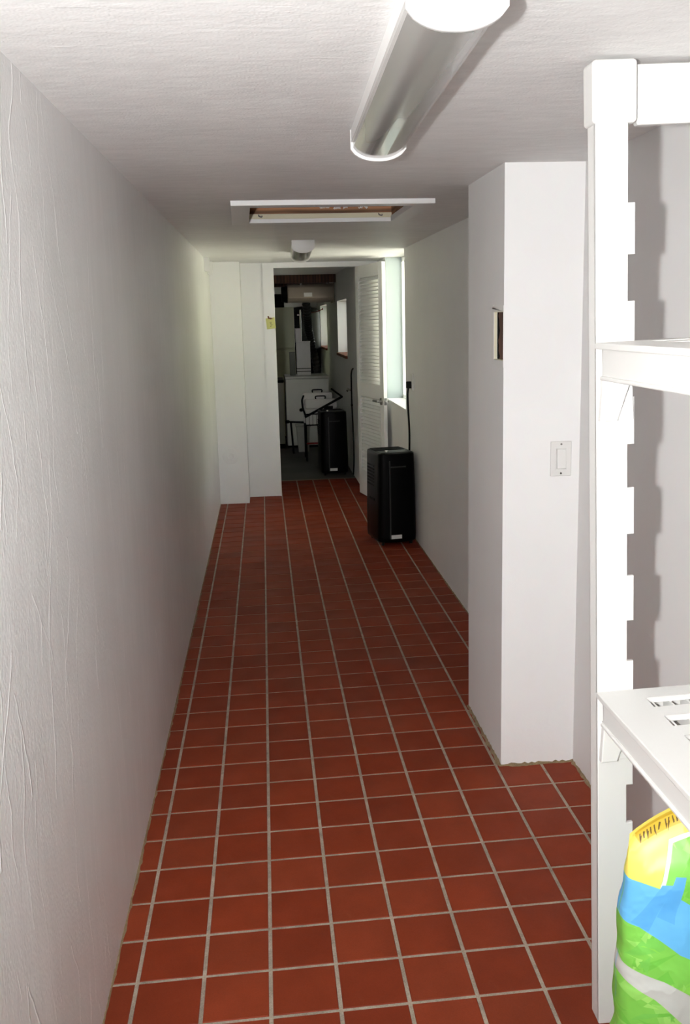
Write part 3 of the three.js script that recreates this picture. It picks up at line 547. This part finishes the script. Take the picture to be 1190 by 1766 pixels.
// ---------------------------------------------------------------- the printed bag
{
  const cv = document.createElement('canvas'); cv.width = 768; cv.height = 1024; const x = cv.getContext('2d');
  const greens = ['#8fdc55', '#7fd45a', '#9be06a', '#79cf4d', '#a8e873'];
  x.fillStyle = '#86d657'; x.fillRect(0, 0, 768, 1024);
  for (let k = 0; k < 230; k++) { x.fillStyle = greens[Math.floor(rnd() * 5)]; x.beginPath(); const a = rr(0, 768), b = rr(0, 1024); for (let i = 0; i < 4; i++) x.lineTo(a + rr(-70, 70), b + rr(-55, 55)); x.fill(); }
  // coordinates: u 0..768 across the front, v downwards
  x.fillStyle = '#f3e06a'; x.beginPath(); x.moveTo(0, 0); x.lineTo(768, 0); x.lineTo(768, 70); x.lineTo(170, 120); x.lineTo(120, 280); x.lineTo(0, 205); x.fill();
  x.fillStyle = '#e3bc3e'; x.beginPath(); x.moveTo(30, 20); x.lineTo(768, 0); x.lineTo(768, 46); x.lineTo(60, 88); x.fill();
  x.strokeStyle = '#6b5426'; x.lineWidth = 5;
  for (let k = 0; k < 46; k++) { const a = 60 + k * 15 + (k % 6 > 4 ? 6 : 0), b = 62 - k * 0.75; if (k % 7 === 6) continue; x.beginPath(); x.moveTo(a, b - 16); x.lineTo(a + rr(-3, 6), b + 14); x.lineTo(a + rr(2, 9), b + rr(-14, 14)); x.stroke(); }
  x.strokeStyle = '#eef2ea'; x.lineWidth = 16; x.beginPath(); x.moveTo(768, 78); x.lineTo(178, 128); x.lineTo(124, 300); x.stroke();
  x.fillStyle = '#6cc0f5'; x.beginPath(); x.moveTo(0, 205); x.lineTo(124, 285); x.lineTo(260, 385); x.lineTo(470, 520); x.lineTo(768, 610); x.lineTo(768, 850); x.lineTo(420, 690); x.lineTo(200, 570); x.lineTo(60, 440); x.lineTo(0, 420); x.fill();
  x.fillStyle = '#5fb1ef'; for (const [a, b, c] of [[30, 420, 100], [250, 560, 60], [120, 400, 60]]) { x.beginPath(); x.moveTo(a, b); x.lineTo(a + c, b - 150); x.lineTo(a + c + 40, b - 140); x.lineTo(a + 60, b + 40); x.fill(); }
  x.save(); x.translate(300, 575); x.rotate(0.40); x.strokeStyle = '#e9f6fb'; x.lineWidth = 6;
  for (let k = 0; k < 30; k++) { if (k % 11 === 9) continue; const a = k * 15; x.beginPath(); x.moveTo(a, k % 4 ? -8 : -18); x.lineTo(a, 12); x.lineTo(a + 9, 12); x.lineTo(a + 9, -6); x.stroke(); } x.restore();
  x.fillStyle = '#cfd2cc'; x.beginPath(); x.moveTo(0, 625); x.lineTo(140, 680); x.lineTo(330, 800); x.lineTo(768, 985); x.lineTo(768, 1024); x.lineTo(430, 1024); x.lineTo(250, 900); x.lineTo(110, 760); x.lineTo(0, 700); x.fill();
  const tx = new THREE.CanvasTexture(cv); tx.colorSpace = THREE.SRGBColorSpace; tx.wrapS = THREE.MirroredRepeatWrapping;
  const wr = dataTex(256, 256, (u, v) => 0.5 + 0.7 * (Math.abs(fbm(u, v, 5, 6, 4, 351) - 0.5) * -2 + 0.4), false, 1);
  const mat = new THREE.MeshPhysicalMaterial({ map: tx, bumpMap: wr, bumpScale: 0.008, roughness: 0.45, clearcoat: 0.15, clearcoatRoughness: 0.3 });
  // pillow: width, thickness and lean along its height
  const W = 0.36, H = 0.645, nu = 56, nv = 44, P = [], U = [], I = [];
  for (let j = 0; j <= nv; j++) for (let i = 0; i <= nu; i++) {
    const v = j / nv, a = i / nu * Math.PI * 2, y = H * v;
    const th = 0.085 * Math.pow(Math.max(0, Math.sin(Math.PI * Math.min(1, 0.10 + v * 0.93))), 0.6) * (v > 0.86 ? Math.max(0.03, (1 - v) / 0.14) : 1) * (0.97 + 0.05 * Math.sin(v * 9)), w = W / 2 * (1.07 - 0.17 * v - 0.045 * Math.exp(-Math.pow((v - 0.30) / 0.05, 2)));
    const cx = Math.sign(Math.cos(a)) * Math.pow(Math.abs(Math.cos(a)), 0.55), sz = Math.sign(Math.sin(a)) * Math.pow(Math.abs(Math.sin(a)), 0.75);
    const n = fbm(i / nu, v, 8, 7, 3, 361) - 0.5;
    P.push(w * cx + 0.012 * n, y + 0.008 * n - 0.075 * v * v * cx * cx * (cx < 0 ? 1 : 0.4), th * sz + 0.02 * n * (1 - Math.pow(v, 8)));
    U.push(0.5 + 0.5 * cx, Math.max(0.004, (y - 0.17) / (H - 0.17)));
  }
  for (let j = 0; j < nv; j++) for (let i = 0; i < nu; i++) { const a = j * (nu + 1) + i, b = a + 1, c = a + nu + 1, d = c + 1; I.push(a, c, b, b, c, d); }
  const g = new THREE.BufferGeometry(); g.setAttribute('position', new THREE.Float32BufferAttribute(P, 3)); g.setAttribute('uv', new THREE.Float32BufferAttribute(U, 2)); g.setIndex(I); g.computeVertexNormals();
  mat.side = THREE.DoubleSide;
  const t = thing('printed_bag', 'plump green, yellow and blue printed plastic bag on the floor under the shelving', 'bag', [0.790, 0.004, -1.52], -0.10); t.rotation.z = 0;
  part('sack', g, mat, t);
}

// ---------------------------------------------------------------- back room contents
{
  const t = thing('washing_machine', 'white front-standing washing machine in the dark back room', 'appliance', [0.51, 0, -11.75]);
  part('cabinet', rbx(-0.262, 0.262, 0.03, 0.835, -0.3, 0.31, 0.012), M.enamel, t);
  part('top_plate', rbx(-0.266, 0.266, 0.838, 0.862, -0.32, 0.32, 0.008), M.enamel, t);
  part('kick_plate', rbx(-0.25, 0.25, 0.0, 0.032, -0.28, 0.285, 0.003), M.blackMatte, t);
  const c = thing('laundry_counter', 'grey cabinet side left of the washing machine', 'cabinet', [0.0, 0, -11.6]);
  part('cabinet_body', rbx(-0.6, 0.225, 0.06, 0.80, -0.35, 0.2, 0.006), M.enamelGrey, c); part('counter_top', rbx(-0.62, 0.23, 0.80, 0.83, -0.37, 0.22, 0.006), M.blackMatte, c); part('plinth', rbx(-0.6, 0.22, 0, 0.06, -0.33, 0.16, 0.002), M.blackMatte, c);
}
{
  const t = thing('refrigerator', 'tall pale refrigerator behind the washing machine', 'refrigerator', [0.10, 0, -12.72]);
  part('body', rbx(-0.31, 0.31, 0.03, 1.695, -0.32, 0.28, 0.012), M.fridge, t);
  part('door', rbx(-0.31, 0.31, 0.05, 1.16, 0.285, 0.335, 0.012), M.fridge, t);
  part('freezer_door', rbx(-0.31, 0.31, 1.175, 1.695, 0.285, 0.335, 0.012), M.fridge, t);
  part('door_handle', tube([[0.27, 0.75, 0.335], [0.27, 0.76, 0.37], [0.27, 1.10, 0.37], [0.27, 1.11, 0.335]], 0.008, 20, 8), M.chrome, t);
  part('base_grille', rbx(-0.29, 0.29, 0, 0.045, -0.3, 0.27, 0.002), M.blackMatte, t);
  const s = thing('speaker_cabinet', 'black boxy cabinet standing on top of the refrigerator', 'cabinet', [0.12, 1.695, -12.6]);
  part('case', rbx(-0.22, 0.17, 0, 0.17, -0.14, 0.14, 0.006), M.blackMatte, s); part('grille', rbx(-0.2, 0.15, 0.02, 0.15, 0.138, 0.146, 0.003), M.rubber, s);
}
{ // things standing on the machine
  const a = thing('storage_box', 'large white box standing on the washing machine', 'box', [0.49, 0.862, -11.82]);
  part('carton', rbx(-0.085, 0.085, 0, 0.395, -0.09, 0.09, 0.006), M.boxWhite, a); part('lid', rbx(-0.088, 0.088, 0.395, 0.41, -0.093, 0.093, 0.004), M.boxWhite, a); for (const y of [0.04, 0.075]) part('band', rbx(-0.0865, 0.0865, y, y + 0.012, -0.0915, 0.0915, 0.002), M.greyBox, a);
  const b = thing('storage_box', 'small white box stacked on the large white box', 'box', [0.437, 1.272, -11.84]);
  part('carton', rbx(-0.036, 0.036, 0, 0.15, -0.05, 0.05, 0.004), M.boxWhite, b); part('lid', rbx(-0.038, 0.038, 0.146, 0.158, -0.052, 0.052, 0.003), M.boxWhite, b);
  const c = thing('storage_box', 'slim dark grey box beside the large white box', 'box', [0.35, 0.862, -11.74]);
  part('carton', rbx(-0.033, 0.033, 0, 0.272, -0.04, 0.04, 0.004), M.greyBox, c); part('lid', rbx(-0.035, 0.035, 0.272, 0.284, -0.042, 0.042, 0.003), M.greyBox, c);
}
{
  const t = thing('air_duct', 'beige sheet metal air duct under the back room ceiling', 'duct', [0.55, 1.835, -11.3]);
  const pr = []; for (let k = 0; k <= 18; k++) { const a = k / 18 * Math.PI * 2; pr.push([0.2 * Math.sign(Math.cos(a)) * Math.pow(Math.abs(Math.cos(a)), 0.5), 0.1 * Math.sign(Math.sin(a)) * Math.pow(Math.abs(Math.sin(a)), 0.5)]); }
  const g = extrude(pr.slice(0, 18), 0.52, 0.006); g.rotateY(Math.PI / 2); g.translate(-0.24, 0, 0); part('casing', toCreasedNormals(g, 0.5), M.duct, t);
  const n = new THREE.CylinderGeometry(0.085, 0.1, 0.07, 28); n.rotateZ(Math.PI / 2); n.translate(-0.28, -0.01, 0); part('collar', n, M.blackMatte, t);
  part('label', rbx(-0.06, 0.035, -0.045, 0.0, 0.197, 0.2085, 0.001), M.label, t).userData.label = 'blank white label';
  part('flange', rbx(0.275, 0.289, -0.115, 0.105, -0.21, 0.215, 0.003), M.duct, t);
  for (const x of [-0.1, 0.2]) part('hanger_strap', bx(x, x + 0.02, 0.09, 0.2, 0.19, 0.195), M.steel, t);
}
for (const [z, l] of [[-11.0, 'red-brown ceiling beam before the air duct'], [-12.1, 'red-brown ceiling beam beyond the air duct']]) { const t = thing('ceiling_beam', l, 'beam', [0, 1.975, z], 0, 'timber beams of the back room'); part('timber', metres(rbx(-1.9, XB, -0.035, 0.055, -0.05, 0.05, 0.004)), M.beam, t); part('nailing_strip', metres(rbx(-1.9, XB, 0.03, 0.055, -0.075, -0.05, 0.002)), M.wood, t); }
{ // ribbed dryer hose
  const c = new THREE.CatmullRomCurve3([[0.53, 1.76, -11.55], [0.55, 1.6, -11.7], [0.575, 1.4, -11.98], [0.62, 1.2, -12.15], [0.66, 1.0, -12.15], [0.68, 0.82, -12.15], [0.69, 0.5, -12.2], [0.69, 0.1, -12.25]].map((p) => V3(...p)));
  const g = new THREE.TubeGeometry(c, 240, 0.045, 14), p = g.attributes.position, nrm = g.attributes.normal;
  for (let i = 0; i < p.count; i++) { const k = Math.floor(i / 15), s = 0.006 * Math.sin(k * 1.05); p.setXYZ(i, p.getX(i) + nrm.getX(i) * s, p.getY(i) + nrm.getY(i) * s, p.getZ(i) + nrm.getZ(i) * s); }
  g.computeVertexNormals();
  const t = thing('flexible_hose', 'ribbed dark foil hose dropping from the duct behind the washing machine', 'hose'); part('hose', g, M.foil, t);
  part('clamp', new THREE.TorusGeometry(0.049, 0.005, 8, 24).rotateX(Math.PI / 2).translate(0.533, 1.745, -11.56), M.steel, t);
  const w = thing('electric_wire', 'thin red wire hanging behind the foil hose', 'wire'); part('wire', tube([[0.53, 1.585, -12.45], [0.55, 1.59, -12.45], [0.60, 1.62, -12.4], [0.70, 1.63, -12.4], [0.78, 1.66, -12.45]], 0.006, 30, 6), M.redWire, w);
  part('clip', rbx(0.775, 0.79, 1.65, 1.675, -12.46, -12.44, 0.003), M.redWire, w);
  const q = thing('water_pipe', 'slim upright metal pipe beyond the white boxes', 'pipe'); part('pipe', rod([0.495, 0, -12.5], [0.495, 1.66, -12.5], 0.011), M.chrome, q); part('valve', rbx(0.455, 0.5, 1.585, 1.605, -12.5, -12.48, 0.004), M.chrome, q);
  const k = thing('gap_filling_tank', 'black tank set to fill the dark gap behind the foil hose', 'tank', [0.56, 0, -13.7]); const b = new THREE.LatheGeometry([[0, 0], [0.25, 0], [0.26, 0.03], [0.26, 1.62], [0.22, 1.7], [0, 1.72]].map((v) => new THREE.Vector2(...v)), 40); part('tank', b, M.blackMatte, k); part('pipe_stub', rod([0.08, 1.7, 0], [0.08, 2.03, 0], 0.02), M.steel, k);  // tank set here to keep the gap before the far wall dark
}
{ // wire cart holding two white cases
  const t = thing('wire_cart', 'black wire cart with a sloping rail in the back room', 'cart', [0.62, 0, -10.42]);
  const f = []; const x0 = -0.19, x1 = 0.19, z0 = -0.16, z1 = 0.16, yb = 0.40, yt = 0.52;
  for (const y of [yb, yt]) f.push(rod([x0, y, z1], [x1, y, z1], 0.006), rod([x0, y, z0], [x1, y, z0], 0.006), rod([x0, y, z0], [x0, y, z1], 0.006), rod([x1, y, z0], [x1, y, z1], 0.006));
  for (let k = 0; k <= 10; k++) f.push(rod([x0 + k * 0.038, yb, z1], [x0 + k * 0.038, yt, z1], 0.0025, 6), rod([x0 + k * 0.038, yb, z0], [x0 + k * 0.038, yb, z1], 0.0025, 6), rod([x0 + k * 0.038, yb, z0], [x0 + k * 0.038, yt, z0], 0.0025, 6));
  part('basket', merge(f), M.blackMatte, t);
  part('sloping_rail', merge([rod([-0.20, 0.49, 0.18], [0.21, 0.70, 0.18], 0.013), rod([0.21, 0.70, 0.18], [0.12, 0.765, -0.14], 0.010)]), M.rubber, t);
  part('side_upright', tube([[-0.19, 0.50, 0.16], [-0.215, 0.58, 0.10], [-0.22, 0.66, 0.04], [-0.20, 0.71, 0]], 0.010, 20, 8), M.rubber, t);
  const kb = new THREE.SphereGeometry(0.019, 16, 12); kb.scale(1.1, 1, 1); kb.translate(-0.235, 0.565, 0.12); part('grip_knob', kb, M.rubber, t);
  for (const [x, z] of [[x0, z0], [x0, z1], [x1, z0], [x1, z1]]) { part('leg', rod([x, 0.05, z], [x, yb, z], 0.009), M.blackMatte, t); const w = new THREE.TorusGeometry(0.022, 0.010, 8, 20); w.rotateY(Math.PI / 2); w.translate(x, 0.032, z); part('wheel', w, M.rubber, t); }
  part('red_brace', rod([x0, 0.20, z1], [x1, 0.20, z1], 0.010), M.redWire, t);
  for (const [l, x, y, z, w, h, d, ry] of [['white plastic case with black handle in front in the wire cart', 0.60, 0.405, -10.35, 0.34, 0.27, 0.11, 0.05], ['white plastic case with black handle at the rear of the wire cart', 0.575, 0.405, -10.50, 0.32, 0.33, 0.11, -0.03]]) {
    const c = thing('plastic_case', l, 'case', [x, y, z], ry, 'white cases in the wire cart');
    part('body', rbx(-w / 2, w / 2, 0, h * 0.62, -d / 2, d / 2, 0.012), M.boxWhite, c); part('lid', rbx(-w / 2 - 0.004, w / 2 + 0.004, h * 0.63, h, -d / 2 - 0.004, d / 2 + 0.004, 0.02, 3), M.boxWhite, c);
    part('carry_handle', tube([[-0.05, h - 0.004, 0.0], [-0.05, h + 0.03, 0.008], [0.05, h + 0.03, 0.008], [0.05, h - 0.004, 0]], 0.007, 24, 8), M.rubber, c);
    part('latch', rbx(0.03, 0.13, h * 0.5, h * 0.72, d / 2, d / 2 + 0.008, 0.003), M.rubber, c);
  }
}
{
  const t = thing('waste_bin', 'slim white waste bin on the grey floor before the washing machine', 'bin', [0.43, 0, -11.13]);
  const g = new THREE.CylinderGeometry(0.085, 0.065, 0.30, 4, 1, true); g.rotateY(Math.PI / 4); g.translate(0, 0.15, 0); part('bin_body', new THREE.ExtrudeGeometry(new THREE.Shape([[-0.055, 0], [0.055, 0], [0.075, 0.3], [-0.075, 0.3]].map((p) => new THREE.Vector2(...p))), { depth: 0.13, bevelEnabled: true, bevelSize: 0.006, bevelThickness: 0.006 }).translate(0, 0.006, -0.065), M.enamelGrey, t);
  part('rim', rbx(-0.09, 0.09, 0.296, 0.318, -0.08, 0.08, 0.006), M.enamelGrey, t);
  const s = thing('folding_stand', 'thin dark tubular stand in front of the washing machine', 'stand', [0.40, 0, -10.95]);
  part('top_bar', rod([-0.15, 0.372, 0], [0.24, 0.35, 0], 0.011), M.blackMatte, s); for (const [a, b] of [[-0.115, -0.095], [0.20, 0.21]]) { part('leg', rod([a, 0.362, 0], [b, 0.006, 0.06], 0.011), M.blackMatte, s); part('leg', rod([a, 0.362, 0], [b, 0.006, -0.06], 0.011), M.blackMatte, s); }
  part('end_grip', new THREE.SphereGeometry(0.02, 14, 10).scale(1.3, 1, 1).translate(-0.15, 0.374, 0), M.rubber, s);
}
{
  const t = thing('wall_knob', 'shiny metal knob on the back room wall before the small windows', 'wall_knob', [XB, 0.839, -9.33]);  // round chrome knob standing alone on the wall
  const g = new THREE.LatheGeometry([[0, 0.05], [0.012, 0.049], [0.02, 0.042], [0.021, 0.034], [0.012, 0.026], [0.009, 0.01], [0.018, 0.003], [0.019, 0]].map((p) => new THREE.Vector2(...p)), 28); g.rotateZ(Math.PI / 2); part('knob', g, M.chrome, t);
  const q = new THREE.CylinderGeometry(0.024, 0.024, 0.004, 24); q.rotateZ(Math.PI / 2); q.translate(-0.002, 0, 0); part('rosette', q, M.steel, t);
  const c = thing('wall_cable', 'black cable running down the back room wall beside the shiny knob', 'cable'); part('cable', tube([[XB - 0.01, 1.06, -9.0], [XB - 0.01, 1.04, -9.12], [XB - 0.01, 0.98, -9.2], [XB - 0.01, 0.7, -9.2], [XB - 0.012, 0.5, -9.12], [XB - 0.01, 0.2, -9.1], [XB - 0.015, 0.02, -9.15]], 0.007, 50, 8), M.rubber, c); part('clip', rbx(XB - 0.02, XB, 0.69, 0.705, -9.215, -9.19, 0.003), M.blackMatte, c);
}

renderer.render(scene, camera);
